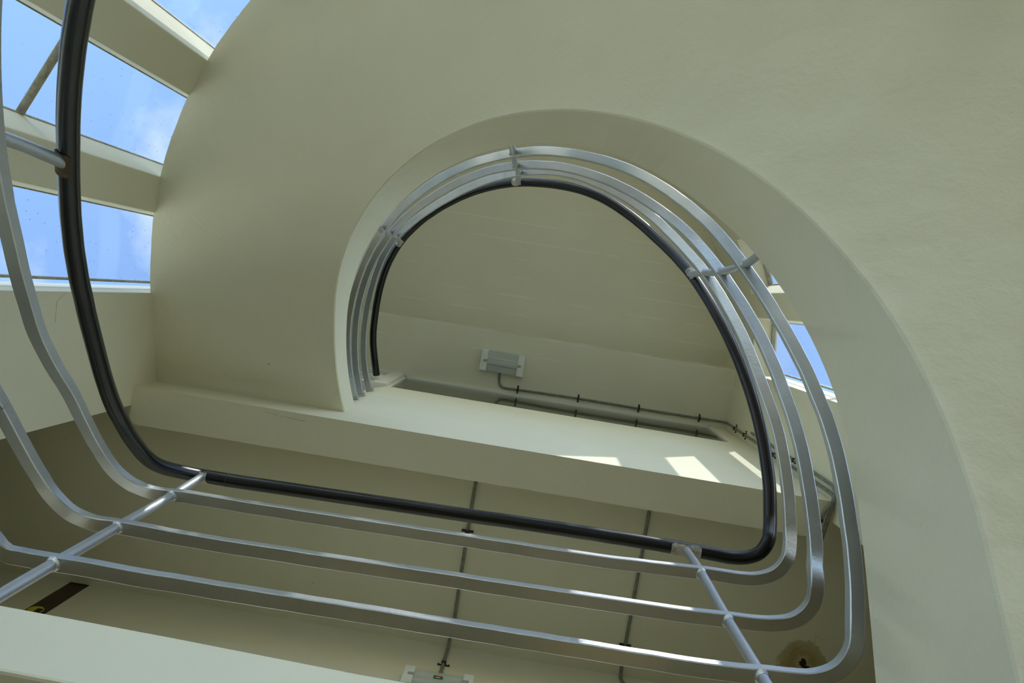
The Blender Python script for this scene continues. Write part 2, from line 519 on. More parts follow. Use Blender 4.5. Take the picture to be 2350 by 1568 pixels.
# upper floor: slab with a beam along its edge
m = MB().box((XHL, 0.75, ZSL2), (XHR, YH, ZL2))
m.box((XL, YE, ZBEAM), (XR, YB, ZL2))
floor_upper = struct('floor_upper', m, SLABM, 'upper floor slab with a downstand beam along the stairwell', 'floor')
m = MB().prism([(-0.862, YE), (XR, YE), (XR, YE + 0.10), (-0.955, YE + 0.10), (-0.955, YE + 0.03)], ZL2, ZWALL)
m.box((1.40, YE + 0.004, ZWALL), (XR, YE + 0.10, ZCL))
struct('wall_landing', m, CREAM, 'cream wall on the upper landing edge, below the long inside window', 'wall', bevel=0.004)

# first landing
m = MB().prism([(XHL, 0.75), (XL, 0.75), (XL, 0.697), (-0.869, 0.699), (-0.545, 0.704), (-0.2, 0.712), (0.4, 0.712), (XR, 0.712), (XR, 0.75), (XHR, 0.75), (XHR, YH), (XHL, YH)], ZL1B, ZL1)
fl = struct('floor_landing', m, CREAM, 'first landing slab edge under the railing, cream', 'floor', bevel=0.006)

obj('floor_finish', MB().box((XHL, 0.78, ZL1 - 0.005), (XHR, YH, ZL1 + 0.006)), FLOORM, fl)

# long inside window above the upper wall
xg0, xg1 = -0.86, 1.40
m = MB()
m.box((xg0, 0.712, ZWALL - 0.002), (xg1, 0.74, ZWALL + 0.02)); m.box((xg0, 0.712, ZCL - 0.022), (xg1, 0.74, ZCL + 0.003))
m.box((xg0, 0.712, ZWALL), (xg0 + 0.02, 0.74, ZCL)); m.box((xg1 - 0.02, 0.712, ZWALL), (xg1 + 0.004, 0.74, ZCL))
w11 = struct('window_11', m, WHITE, 'long inside window with slim white frame on top of the landing wall', 'window')
obj('pane', MB().box((xg0 + 0.015, 0.722, ZWALL + 0.01), (xg1 - 0.015, 0.728, ZCL - 0.015)), INGLASS, w11)

# doorway where the stair arrives on the upper floor
m = MB()
m.box((-0.955, 0.690, ZWALL), (-0.862, 0.80, ZCL)); m.box((-0.985, 0.745, ZL2), (-0.950, 0.80, ZCL)); m.box((XL, 0.690, ZL2), (XL + 0.05, 0.80, ZCL))
m.box((XL, 0.690, 4.99), (-0.955, 0.80, 5.045)); m.box((XL, 0.690, 5.40), (-0.955, 0.80, 5.42)); m.box((XL, 0.690, ZCL - 0.03), (-0.955, 0.80, ZCL + 0.003))
d1 = struct('door_1', m, WHITE, 'white door frame with transom where the stair reaches the upper floor', 'door', bevel=0.003)
obj('transom_panel', MB().box((XL + 0.04, 0.715, 5.04), (-0.952, 0.725, 5.41)), PLATEM, d1)
obj('transom_panel', MB().box((XL + 0.04, 0.715, 5.41), (-0.952, 0.725, ZCL - 0.02)), PLATEM, d1)
lf = obj('door_leaf', MB().box((XL + 0.05, 0.80, ZL2 + 0.01), (XL + 0.09, 1.58, 4.99)), DOORM, d1, bevel=0.004)
obj('door_handle', MB().tube([(XL + 0.09, 1.50, 4.85), (XL + 0.14, 1.50, 4.85), (XL + 0.14, 1.40, 4.85)], 0.009, 8), SILVER, lf)

# brown door in the corner of the hall off the first landing
d2 = struct('door_2', MB().box((-2.118, YH + 0.004, ZL1), (-2.005, YH + 0.06, ZSL2 + 0.01)), DOORM, 'narrow dark brown door in the hall wall behind the first landing', 'door', bevel=0.004)
m = MB()
stp = on(82, 1400, 1, YH + 0.003)
disc = [(stp[0] + 0.035 * math.cos(t), stp[2] + 0.035 * math.sin(t)) for t in np.linspace(0, 2 * math.pi, 25)[:-1]]
m.rings([[(x, YH + 0.006, z) for x, z in disc], [(x, YH + 0.001, z) for x, z in disc]])
stk = obj('sticker', m, YELLOW, d2); stk['label'] = 'round yellow and black sticker'
obj('print', MB().box((stp[0] + 0.004, YH - 0.001, stp[2] - 0.025), (stp[0] + 0.03, YH + 0.002, stp[2] + 0.012)), PRINTK, stk)



# ------------------------------------------------------------------ stair flights
def smoothed(xs, ys, sig=0.07):
    g = np.linspace(xs[0], xs[-1], 300); y = np.interp(g, xs, ys); out = []
    for a in g:
        k = np.exp(-0.5 * ((g - a) / sig) ** 2); A = np.stack([np.ones_like(g), g - a], 1)
        out.append(np.linalg.solve(A.T @ (A * k[:, None]), A.T @ (y * k))[0])
    return lambda s: float(np.interp(s, g, out))


def flight(name, label, inner, outer, zlow, zup, s0, s1, steps, width=0.11):
    t = thing(name, label, 'staircase', (*inner(s0), max(zlow(s0), ZF0)))
    ss = np.linspace(s0, s1, 240)
    ringS, ringB = [], []
    rnd = random.Random(3)
    wob = np.convolve([rnd.uniform(-1, 1) for _ in range(248)], np.ones(5) / 5, 'valid') * 0.004      # uneven plaster arris
    wob2 = np.convolve([rnd.uniform(-1, 1) for _ in range(248)], np.ones(5) / 5, 'valid') * 0.004
    for k, s in enumerate(ss):
        a = np.array(inner(s)); b = np.array(outer(s)); d = (b - a) / np.linalg.norm(b - a)
        c = a + d * width
        lo = max(zlow(s), ZF0 - 0.02); hi_ = max(zup(s), lo + 0.05)
        j = wob2[k] * 1.2
        ringS.append([(*a, lo + 0.005), (*c, lo + 0.005), (*c, hi_), (*(a + d * 0.003), hi_ + wob[k] * 0.5), (*a, hi_ - 0.005)])
        b2 = b + d * j
        ringB.append([(*(a + d * (0.004 + abs(wob[k]))), lo - 0.001 + wob2[k] * 0.4), (*(a + d * 0.03), lo), (*b2, lo), (*b2, lo + 0.17), (*(a + d * 0.03), lo + 0.17), (*(a + d * 0.03), lo + 0.05), (*(a + d * 0.0002), lo + 0.006)])
    obj('stringer', MB().rings(ringS), SOFFIT, t, smooth=35)
    obj('soffit_slab', MB().rings(ringB), SOFFIT, t, smooth=35)
    for k, (sa, sb, zt) in enumerate(steps):
        rg = []
        for s in np.linspace(sa, sb, 4):
            a = np.array(inner(s)); b = np.array(outer(s)); d = (b - a) / np.linalg.norm(b - a)
            lo = max(zlow(s), ZF0) + 0.10
            rg.append([(*(a + d * (width - 0.01)), lo), (*(b - d * 0.004), lo), (*(b - d * 0.004), zt), (*(a + d * (width - 0.01)), zt)])
        obj('step', MB().rings(rg), FLOORM, t)
    return t


PR = math.pi * R


def in1(s):
    if s < 0:
        return (XC + R, YC - s)
    if s > PR:
        q = (s - PR) / 0.44
        return (XC - R + 0.073 * q * q, YC + (s - PR))
    a = s / R
    return (XC + R * math.cos(a), YC - R * math.sin(a))


def out1(s):
    if s < 0:
        return (XR + 0.004, FY - s * 1.0)
    if s > PR:
        return (XL - 0.004, FY + (s - PR))
    a = math.degrees(s / R)
    return pol(a, RF + 0.004)


zlow1 = smoothed([-0.46, 0.0, 2.62, 2.76, 3.14], [0.90, 1.29, 3.655, 3.73, 3.86])
zup1 = smoothed([-0.46, -0.26, -0.18, -0.11, 0.02, 0.11, 0.22, 0.35, 0.51, 0.67, 0.82, 1.01, 1.2, 1.33, 1.47, 1.68, 1.91, 2.18, 2.45, 2.68, 2.9, 3.14],
                [1.48, 1.62, 1.67, 1.73, 1.83, 1.93, 2.04, 2.18, 2.34, 2.51, 2.66, 2.77, 2.90, 3.0, 3.12, 3.31, 3.49, 3.67, 3.82, 3.93, 4.0, 4.08], 0.09)
ev = np.linspace(-0.44, 2.62, 15)
rise = (ZL2 - ZL1) / 15
steps1 = [(ev[k], ev[k + 1], ZL1 + rise * (k + 1)) for k in range(14)] + [(2.62, 3.13, ZL2)]
flight('stair_flight', 'curved cream stair flight seen from below, rising to the upper floor', in1, out1, zlow1, zup1, -0.44, 3.136, steps1)

R2 = 0.985


def in2(s):                                   # lower flight, s measured back from the first landing
    if s < 0.44:
        return (XC - R2, YE - s)
    a = math.pi - (s - 0.44) / R2
    return (XC + R2 * math.cos(a), YC - R2 * math.sin(a))


def out2(s):
    if s < 0.44:
        return (XL - 0.004, YE - s)
    return pol(180 - math.degrees((s - 0.44) / R2), RF + 0.004)


zup2 = lambda s: 1.52 - 0.9 * s
zlow2 = lambda s: 1.02 - 0.9 * s
n2 = 14
ev = np.linspace(0.0, 3.0, n2 + 1)
rise2 = (ZL1 - ZF0) / 15
steps2 = [(ev[k], ev[k + 1], ZL1 - rise2 * (k + 1)) for k in range(n2)]
flight('stair_flight', 'lower curved cream stair flight rising to the first landing', in2, out2, zlow2, zup2, 0.0, 3.05, steps2)

# ------------------------------------------------------------------ railing
RAILS = {
    'HR': [(-0.945, 0.706, 5.13), (-0.956, 0.658, 5.12), (-0.967, 0.611, 5.11), (-0.978, 0.563, 5.099), (-0.988, 0.515, 5.089), (-0.997, 0.468, 5.078), (-1.003, 0.42, 5.066), 
          (-1.006, 0.373, 5.053), (-1.006, 0.326, 5.038), (-1.004, 0.279, 5.021), (-1.001, 0.233, 5.003), (-0.997, 0.187, 4.983), (-0.991, 0.143, 4.962), (-0.984, 0.101, 4.938), 
          (-0.974, 0.061, 4.91), (-0.963, 0.022, 4.882), (-0.951, -0.015, 4.851), (-0.937, -0.052, 4.821), (-0.921, -0.088, 4.79), (-0.903, -0.123, 4.76), (-0.884, -0.157, 4.729), 
          (-0.863, -0.19, 4.698), (-0.84, -0.222, 4.668), (-0.815, -0.253, 4.637), (-0.788, -0.281, 4.607), (-0.76, -0.309, 4.576), (-0.731, -0.336, 4.546), (-0.701, -0.361, 4.515), 
          (-0.669, -0.384, 4.484), (-0.637, -0.407, 4.453), (-0.605, -0.428, 4.422), (-0.571, -0.448, 4.391), (-0.537, -0.467, 4.36), (-0.503, -0.485, 4.329), (-0.467, -0.501, 4.297), 
          (-0.432, -0.516, 4.265), (-0.396, -0.529, 4.234), (-0.359, -0.541, 4.202), (-0.322, -0.551, 4.17), (-0.285, -0.56, 4.138), (-0.247, -0.567, 4.107), (-0.208, -0.573, 4.075), 
          (-0.17, -0.576, 4.044), (-0.131, -0.578, 4.013), (-0.092, -0.578, 3.982), (-0.052, -0.577, 3.952), (-0.012, -0.575, 3.922), (0.028, -0.571, 3.892), (0.068, -0.566, 3.863), 
          (0.108, -0.559, 3.834), (0.147, -0.55, 3.805), (0.186, -0.538, 3.777), (0.225, -0.524, 3.749), (0.262, -0.507, 3.721), (0.298, -0.488, 3.693), (0.333, -0.467, 3.664), 
          (0.367, -0.445, 3.634), (0.399, -0.422, 3.603), (0.429, -0.399, 3.572), (0.458, -0.374, 3.539), (0.485, -0.35, 3.506), (0.512, -0.326, 3.471), (0.538, -0.301, 3.436), 
          (0.563, -0.276, 3.401), (0.586, -0.25, 3.365), (0.608, -0.224, 3.329), (0.629, -0.197, 3.292), (0.648, -0.169, 3.256), (0.666, -0.14, 3.22), (0.684, -0.11, 3.183), 
          (0.701, -0.08, 3.147), (0.717, -0.049, 3.112), (0.734, -0.017, 3.077), (0.75, 0.016, 3.043), (0.765, 0.049, 3.009), (0.78, 0.084, 2.976), (0.794, 0.119, 2.944), 
          (0.807, 0.155, 2.912), (0.82, 0.192, 2.881), (0.832, 0.23, 2.85), (0.843, 0.268, 2.821), (0.853, 0.307, 2.792), (0.862, 0.347, 2.763), (0.87, 0.388, 2.735), 
          (0.876, 0.428, 2.707), (0.882, 0.469, 2.679), (0.885, 0.51, 2.65), (0.885, 0.551, 2.621), (0.884, 0.592, 2.592), (0.878, 0.624, 2.557), (0.868, 0.651, 2.524), 
          (0.848, 0.692, 2.52), (0.807, 0.716, 2.52), (0.758, 0.724, 2.52), (0.708, 0.723, 2.52), (0.658, 0.722, 2.52), (0.608, 0.722, 2.52), (0.558, 0.722, 2.52), 
          (0.508, 0.722, 2.52), (0.458, 0.722, 2.52), (0.408, 0.722, 2.52), (0.358, 0.723, 2.52), (0.308, 0.723, 2.52), (0.258, 0.724, 2.52), (0.208, 0.724, 2.52), 
          (0.158, 0.725, 2.52), (0.108, 0.726, 2.52), (0.058, 0.727, 2.52), (0.008, 0.728, 2.52), (-0.042, 0.73, 2.52), (-0.092, 0.731, 2.52), (-0.142, 0.732, 2.52), 
          (-0.192, 0.733, 2.52), (-0.242, 0.734, 2.52), (-0.292, 0.735, 2.52), (-0.342, 0.736, 2.52), (-0.392, 0.737, 2.52), (-0.442, 0.738, 2.52), (-0.491, 0.739, 2.52), 
          (-0.541, 0.74, 2.52), (-0.592, 0.741, 2.52), (-0.641, 0.742, 2.52), (-0.692, 0.743, 2.52), (-0.741, 0.744, 2.52), (-0.791, 0.745, 2.52), (-0.841, 0.746, 2.519), 
          (-0.89, 0.746, 2.517), (-0.94, 0.746, 2.517), (-0.989, 0.746, 2.515), (-1.021, 0.736, 2.483), (-1.047, 0.722, 2.443), (-1.066, 0.706, 2.4), (-1.083, 0.684, 2.359), 
          (-1.097, 0.654, 2.322), (-1.102, 0.622, 2.284), (-1.105, 0.59, 2.246), (-1.105, 0.557, 2.208), (-1.105, 0.523, 2.171), (-1.105, 0.489, 2.135), (-1.105, 0.452, 2.101), 
          (-1.105, 0.413, 2.07), (-1.105, 0.373, 2.04), (-1.104, 0.333, 2.011), (-1.103, 0.292, 1.982), (-1.102, 0.251, 1.953), (-1.1, 0.211, 1.924), (-1.097, 0.17, 1.895), 
          (-1.093, 0.131, 1.864), (-1.087, 0.092, 1.834), (-1.08, 0.053, 1.803), (-1.071, 0.015, 1.773), (-1.061, -0.023, 1.742), (-1.049, -0.061, 1.711), (-1.036, -0.097, 1.679), 
          (-1.022, -0.133, 1.647), (-1.007, -0.167, 1.615), (-0.991, -0.201, 1.581), (-0.974, -0.234, 1.548), (-0.956, -0.266, 1.515), (-0.936, -0.298, 1.481), (-0.916, -0.329, 1.448), 
          (-0.894, -0.36, 1.415), (-0.872, -0.391, 1.383), (-0.819, -0.451, 1.311), (-0.762, -0.506, 1.239), (-0.7, -0.557, 1.167), (-0.635, -0.603, 1.095), (-0.566, -0.644, 1.023), 
          (-0.494, -0.68, 0.951), (-0.42, -0.71, 0.879), (-0.344, -0.734, 0.807), (-0.266, -0.753, 0.735), (-0.187, -0.765, 0.663), (-0.107, -0.771, 0.591), (-0.027, -0.771, 0.519), 
          (0.052, -0.765, 0.447), (0.131, -0.753, 0.375), (0.209, -0.735, 0.303), (0.286, -0.71, 0.231), (0.36, -0.68, 0.159), (0.431, -0.645, 0.087), (0.5, -0.604, 0.015), 
          (0.565, -0.557, -0.057), (0.627, -0.506, -0.129), (0.684, -0.45, -0.201), (0.737, -0.391, -0.273), (0.785, -0.327, -0.345), ],
    'B1': [(-0.903, 0.706, 4.763), (-0.922, 0.66, 4.761), (-0.939, 0.614, 4.759), (-0.953, 0.566, 4.756), (-0.964, 0.518, 4.754), (-0.973, 0.469, 4.752), (-0.979, 0.419, 4.75), 
          (-0.984, 0.37, 4.747), (-0.986, 0.321, 4.742), (-0.985, 0.273, 4.734), (-0.982, 0.227, 4.719), (-0.975, 0.184, 4.698), (-0.967, 0.141, 4.674), (-0.958, 0.1, 4.648), 
          (-0.947, 0.06, 4.62), (-0.936, 0.021, 4.591), (-0.923, -0.016, 4.561), (-0.908, -0.052, 4.529), (-0.892, -0.087, 4.498), (-0.874, -0.121, 4.467), (-0.854, -0.154, 4.436), 
          (-0.831, -0.186, 4.404), (-0.806, -0.216, 4.373), (-0.779, -0.244, 4.343), (-0.75, -0.27, 4.312), (-0.72, -0.296, 4.281), (-0.69, -0.321, 4.25), (-0.659, -0.344, 4.219), 
          (-0.627, -0.366, 4.187), (-0.595, -0.388, 4.155), (-0.563, -0.408, 4.123), (-0.53, -0.427, 4.091), (-0.497, -0.446, 4.058), (-0.464, -0.464, 4.025), (-0.431, -0.481, 3.992), 
          (-0.397, -0.496, 3.959), (-0.362, -0.511, 3.926), (-0.327, -0.524, 3.893), (-0.291, -0.536, 3.86), (-0.255, -0.546, 3.827), (-0.218, -0.555, 3.795), (-0.181, -0.562, 3.762), 
          (-0.143, -0.568, 3.73), (-0.105, -0.572, 3.699), (-0.066, -0.574, 3.667), (-0.027, -0.574, 3.636), (0.013, -0.571, 3.606), (0.052, -0.565, 3.576), (0.092, -0.557, 3.547), 
          (0.131, -0.546, 3.519), (0.17, -0.532, 3.49), (0.208, -0.518, 3.462), (0.246, -0.501, 3.434), (0.283, -0.484, 3.405), (0.319, -0.465, 3.376), (0.353, -0.444, 3.346), 
          (0.386, -0.422, 3.316), (0.416, -0.399, 3.284), (0.444, -0.375, 3.251), (0.47, -0.349, 3.217), (0.495, -0.324, 3.182), (0.519, -0.298, 3.146), (0.542, -0.272, 3.11), 
          (0.564, -0.246, 3.073), (0.585, -0.22, 3.036), (0.604, -0.193, 2.999), (0.622, -0.166, 2.962), (0.639, -0.137, 2.924), (0.655, -0.108, 2.887), (0.67, -0.078, 2.85), 
          (0.685, -0.047, 2.813), (0.7, -0.016, 2.777), (0.714, 0.016, 2.741), (0.727, 0.049, 2.706), (0.739, 0.083, 2.672), (0.751, 0.118, 2.638), (0.763, 0.153, 2.605), 
          (0.776, 0.19, 2.573), (0.789, 0.227, 2.542), (0.802, 0.265, 2.513), (0.813, 0.304, 2.486), (0.822, 0.345, 2.459), (0.83, 0.387, 2.433), (0.836, 0.429, 2.407), 
          (0.841, 0.472, 2.381), (0.843, 0.514, 2.354), (0.844, 0.556, 2.327), (0.841, 0.59, 2.294), (0.831, 0.622, 2.264), (0.808, 0.662, 2.26), (0.766, 0.685, 2.26), 
          (0.717, 0.692, 2.26), (0.667, 0.693, 2.26), (0.617, 0.694, 2.26), (0.567, 0.697, 2.26), (0.517, 0.7, 2.26), (0.467, 0.703, 2.26), (0.417, 0.705, 2.26), 
          (0.367, 0.708, 2.26), (0.317, 0.71, 2.26), (0.267, 0.711, 2.26), (0.217, 0.712, 2.26), (0.167, 0.713, 2.26), (0.117, 0.714, 2.26), (0.067, 0.714, 2.26), 
          (0.017, 0.715, 2.26), (-0.033, 0.716, 2.26), (-0.083, 0.716, 2.26), (-0.133, 0.717, 2.26), (-0.183, 0.718, 2.26), (-0.233, 0.719, 2.26), (-0.283, 0.719, 2.26), 
          (-0.333, 0.72, 2.26), (-0.383, 0.721, 2.26), (-0.433, 0.722, 2.26), (-0.483, 0.722, 2.26), (-0.533, 0.723, 2.26), (-0.583, 0.724, 2.26), (-0.633, 0.724, 2.26), 
          (-0.683, 0.725, 2.26), (-0.733, 0.726, 2.26), (-0.783, 0.726, 2.26), (-0.833, 0.726, 2.26), (-0.882, 0.726, 2.259), (-0.932, 0.726, 2.259), (-0.982, 0.729, 2.258), 
          (-1.02, 0.725, 2.238), (-1.043, 0.709, 2.198), (-1.063, 0.683, 2.161), (-1.077, 0.652, 2.125), (-1.083, 0.619, 2.088), (-1.084, 0.585, 2.051), (-1.085, 0.55, 2.016), 
          (-1.085, 0.514, 1.981), (-1.085, 0.478, 1.947), (-1.085, 0.441, 1.913), (-1.085, 0.406, 1.878), (-1.085, 0.372, 1.84), (-1.085, 0.339, 1.804), (-1.084, 0.304, 1.768), 
          (-1.083, 0.268, 1.734), (-1.082, 0.229, 1.704), (-1.079, 0.189, 1.674), (-1.076, 0.149, 1.644), (-1.071, 0.11, 1.613), (-1.064, 0.072, 1.582), (-1.056, 0.035, 1.55), 
          (-1.048, -0.002, 1.518), (-1.041, -0.03, 1.493), (-1.015, -0.106, 1.421), (-0.983, -0.179, 1.349), (-0.945, -0.249, 1.277), (-0.902, -0.317, 1.205), (-0.853, -0.38, 1.133), 
          (-0.8, -0.44, 1.061), (-0.743, -0.496, 0.989), (-0.681, -0.546, 0.917), (-0.615, -0.592, 0.845), (-0.546, -0.632, 0.773), (-0.474, -0.667, 0.701), (-0.399, -0.696, 0.629), 
          (-0.323, -0.719, 0.557), (-0.245, -0.736, 0.485), (-0.166, -0.747, 0.413), (-0.086, -0.752, 0.341), (-0.006, -0.75, 0.269), (0.074, -0.742, 0.197), (0.153, -0.728, 0.125), 
          (0.23, -0.708, 0.054), (0.305, -0.681, -0.018), (0.379, -0.649, -0.09), (0.449, -0.611, -0.162), (0.516, -0.568, -0.234), (0.58, -0.52, -0.306), (0.64, -0.467, -0.378), 
          (0.695, -0.409, -0.45), (0.746, -0.347, -0.522), (0.791, -0.281, -0.594), ],
    'B2': [(-0.898, 0.706, 4.506), (-0.914, 0.659, 4.5), (-0.928, 0.612, 4.494), (-0.942, 0.564, 4.488), (-0.952, 0.516, 4.481), (-0.961, 0.467, 4.475), (-0.967, 0.418, 4.468), 
          (-0.972, 0.369, 4.461), (-0.975, 0.32, 4.453), (-0.975, 0.273, 4.442), (-0.972, 0.227, 4.426), (-0.966, 0.183, 4.405), (-0.957, 0.141, 4.381), (-0.947, 0.101, 4.354), 
          (-0.934, 0.062, 4.325), (-0.921, 0.025, 4.295), (-0.906, -0.012, 4.265), (-0.889, -0.047, 4.233), (-0.871, -0.081, 4.202), (-0.851, -0.115, 4.171), (-0.83, -0.147, 4.139), 
          (-0.808, -0.179, 4.108), (-0.784, -0.209, 4.076), (-0.758, -0.238, 4.045), (-0.732, -0.266, 4.013), (-0.704, -0.293, 3.981), (-0.675, -0.318, 3.949), (-0.645, -0.342, 3.917), 
          (-0.615, -0.364, 3.885), (-0.583, -0.386, 3.853), (-0.552, -0.407, 3.821), (-0.519, -0.427, 3.788), (-0.487, -0.445, 3.755), (-0.453, -0.463, 3.722), (-0.42, -0.479, 3.689), 
          (-0.385, -0.493, 3.656), (-0.35, -0.506, 3.623), (-0.314, -0.518, 3.59), (-0.278, -0.528, 3.557), (-0.242, -0.536, 3.524), (-0.205, -0.542, 3.491), (-0.167, -0.547, 3.459), 
          (-0.129, -0.55, 3.426), (-0.091, -0.551, 3.394), (-0.052, -0.55, 3.363), (-0.013, -0.548, 3.331), (0.026, -0.543, 3.301), (0.065, -0.536, 3.27), (0.104, -0.527, 3.241), 
          (0.143, -0.516, 3.211), (0.181, -0.504, 3.182), (0.22, -0.49, 3.154), (0.257, -0.474, 3.125), (0.294, -0.457, 3.095), (0.329, -0.438, 3.065), (0.363, -0.418, 3.035), 
          (0.395, -0.397, 3.003), (0.425, -0.375, 2.97), (0.455, -0.352, 2.937), (0.481, -0.329, 2.902), (0.506, -0.304, 2.867), (0.528, -0.278, 2.831), (0.548, -0.252, 2.794), 
          (0.567, -0.225, 2.756), (0.585, -0.198, 2.719), (0.603, -0.17, 2.681), (0.619, -0.142, 2.643), (0.635, -0.113, 2.606), (0.651, -0.084, 2.568), (0.666, -0.054, 2.531), 
          (0.681, -0.023, 2.495), (0.695, 0.008, 2.459), (0.708, 0.041, 2.423), (0.72, 0.074, 2.388), (0.732, 0.108, 2.354), (0.742, 0.143, 2.32), (0.753, 0.179, 2.287), 
          (0.764, 0.216, 2.255), (0.774, 0.254, 2.224), (0.783, 0.293, 2.194), (0.79, 0.332, 2.165), (0.796, 0.373, 2.136), (0.801, 0.413, 2.107), (0.805, 0.454, 2.079), 
          (0.808, 0.495, 2.05), (0.807, 0.533, 2.019), (0.8, 0.562, 1.98), (0.796, 0.596, 1.952), (0.794, 0.644, 1.95), (0.766, 0.681, 1.95), (0.72, 0.697, 1.95), 
          (0.671, 0.703, 1.95), (0.621, 0.705, 1.95), (0.571, 0.708, 1.95), (0.521, 0.711, 1.95), (0.471, 0.713, 1.95), (0.421, 0.714, 1.95), (0.371, 0.715, 1.95), 
          (0.321, 0.716, 1.95), (0.271, 0.717, 1.95), (0.221, 0.718, 1.95), (0.171, 0.719, 1.95), (0.121, 0.72, 1.95), (0.071, 0.721, 1.95), (0.021, 0.722, 1.95), 
          (-0.029, 0.723, 1.95), (-0.079, 0.723, 1.95), (-0.129, 0.724, 1.95), (-0.179, 0.725, 1.95), (-0.229, 0.726, 1.95), (-0.279, 0.727, 1.95), (-0.329, 0.728, 1.95), 
          (-0.379, 0.729, 1.95), (-0.429, 0.73, 1.95), (-0.479, 0.731, 1.95), (-0.529, 0.731, 1.95), (-0.579, 0.732, 1.95), (-0.629, 0.733, 1.95), (-0.679, 0.734, 1.95), 
          (-0.729, 0.734, 1.95), (-0.779, 0.734, 1.95), (-0.829, 0.734, 1.95), (-0.878, 0.732, 1.949), (-0.928, 0.731, 1.949), (-0.977, 0.731, 1.948), (-1.016, 0.726, 1.929), 
          (-1.045, 0.706, 1.894), (-1.068, 0.674, 1.865), (-1.081, 0.638, 1.833), (-1.084, 0.602, 1.799), (-1.085, 0.565, 1.765), (-1.085, 0.528, 1.732), (-1.085, 0.49, 1.699), 
          (-1.085, 0.452, 1.667), (-1.085, 0.414, 1.634), (-1.085, 0.405, 1.626), (-1.085, 0.325, 1.554), (-1.083, 0.186, 1.428), (-1.073, 0.107, 1.356), (-1.057, 0.028, 1.284), 
          (-1.036, -0.049, 1.212), (-1.008, -0.124, 1.14), (-0.974, -0.197, 1.068), (-0.935, -0.266, 0.996), (-0.89, -0.333, 0.924), (-0.841, -0.396, 0.852), (-0.787, -0.454, 0.78), 
          (-0.728, -0.508, 0.708), (-0.665, -0.558, 0.636), (-0.598, -0.602, 0.564), (-0.529, -0.641, 0.492), (-0.456, -0.675, 0.42), (-0.381, -0.702, 0.348), (-0.304, -0.724, 0.276), 
          (-0.225, -0.74, 0.204), (-0.146, -0.749, 0.132), (-0.066, -0.752, 0.06), (0.014, -0.749, -0.011), (0.093, -0.739, -0.083), (0.172, -0.724, -0.155), (0.249, -0.702, -0.227), 
          (0.324, -0.674, -0.299), (0.396, -0.64, -0.371), (0.466, -0.601, -0.443), (0.532, -0.557, -0.515), (0.595, -0.507, -0.587), (0.654, -0.453, -0.659), (0.708, -0.394, -0.731), 
          (0.757, -0.331, -0.803), (0.802, -0.265, -0.875), ],
    'B3': [(-0.903, 0.706, 4.365), (-0.915, 0.66, 4.35), (-0.927, 0.614, 4.335), (-0.939, 0.568, 4.32), (-0.948, 0.521, 4.305), (-0.956, 0.474, 4.289), (-0.962, 0.427, 4.274), 
          (-0.966, 0.38, 4.258), (-0.968, 0.333, 4.242), (-0.967, 0.286, 4.225), (-0.964, 0.241, 4.206), (-0.957, 0.198, 4.183), (-0.949, 0.157, 4.157), (-0.938, 0.117, 4.129), 
          (-0.926, 0.078, 4.1), (-0.913, 0.041, 4.07), (-0.898, 0.004, 4.039), (-0.883, -0.031, 4.008), (-0.865, -0.066, 3.976), (-0.847, -0.1, 3.945), (-0.828, -0.133, 3.913), 
          (-0.808, -0.166, 3.881), (-0.786, -0.198, 3.849), (-0.763, -0.229, 3.817), (-0.739, -0.258, 3.785), (-0.713, -0.286, 3.753), (-0.686, -0.313, 3.721), (-0.658, -0.339, 3.688), 
          (-0.628, -0.362, 3.656), (-0.598, -0.385, 3.624), (-0.567, -0.407, 3.591), (-0.535, -0.428, 3.559), (-0.503, -0.448, 3.526), (-0.469, -0.466, 3.494), (-0.436, -0.482, 3.461), 
          (-0.401, -0.497, 3.429), (-0.366, -0.511, 3.396), (-0.33, -0.523, 3.363), (-0.293, -0.533, 3.331), (-0.257, -0.542, 3.298), (-0.22, -0.55, 3.266), (-0.182, -0.557, 3.233), 
          (-0.144, -0.561, 3.201), (-0.106, -0.565, 3.17), (-0.067, -0.566, 3.138), (-0.028, -0.565, 3.107), (0.012, -0.561, 3.077), (0.051, -0.557, 3.047), (0.091, -0.55, 3.018), 
          (0.132, -0.542, 2.989), (0.172, -0.533, 2.961), (0.211, -0.521, 2.933), (0.251, -0.508, 2.906), (0.289, -0.492, 2.878), (0.326, -0.474, 2.849), (0.361, -0.454, 2.82), 
          (0.395, -0.433, 2.79), (0.426, -0.41, 2.759), (0.457, -0.387, 2.727), (0.485, -0.362, 2.694), (0.511, -0.338, 2.66), (0.535, -0.311, 2.625), (0.556, -0.284, 2.589), 
          (0.576, -0.256, 2.553), (0.594, -0.228, 2.516), (0.612, -0.199, 2.479), (0.628, -0.17, 2.441), (0.644, -0.141, 2.404), (0.659, -0.112, 2.367), (0.675, -0.081, 2.33), 
          (0.689, -0.05, 2.294), (0.704, -0.019, 2.258), (0.718, 0.013, 2.222), (0.732, 0.046, 2.188), (0.746, 0.08, 2.153), (0.758, 0.115, 2.12), (0.77, 0.151, 2.087), 
          (0.782, 0.187, 2.055), (0.791, 0.224, 2.023), (0.798, 0.261, 1.99), (0.803, 0.299, 1.958), (0.806, 0.336, 1.925), (0.808, 0.374, 1.892), (0.808, 0.411, 1.859), 
          (0.808, 0.448, 1.825), (0.806, 0.485, 1.792), (0.802, 0.52, 1.757), (0.795, 0.555, 1.721), (0.787, 0.589, 1.686), (0.78, 0.627, 1.662), (0.761, 0.67, 1.66), 
          (0.72, 0.695, 1.66), (0.671, 0.702, 1.66), (0.621, 0.705, 1.66), (0.572, 0.71, 1.66), (0.522, 0.713, 1.66), (0.472, 0.715, 1.66), (0.422, 0.716, 1.66), 
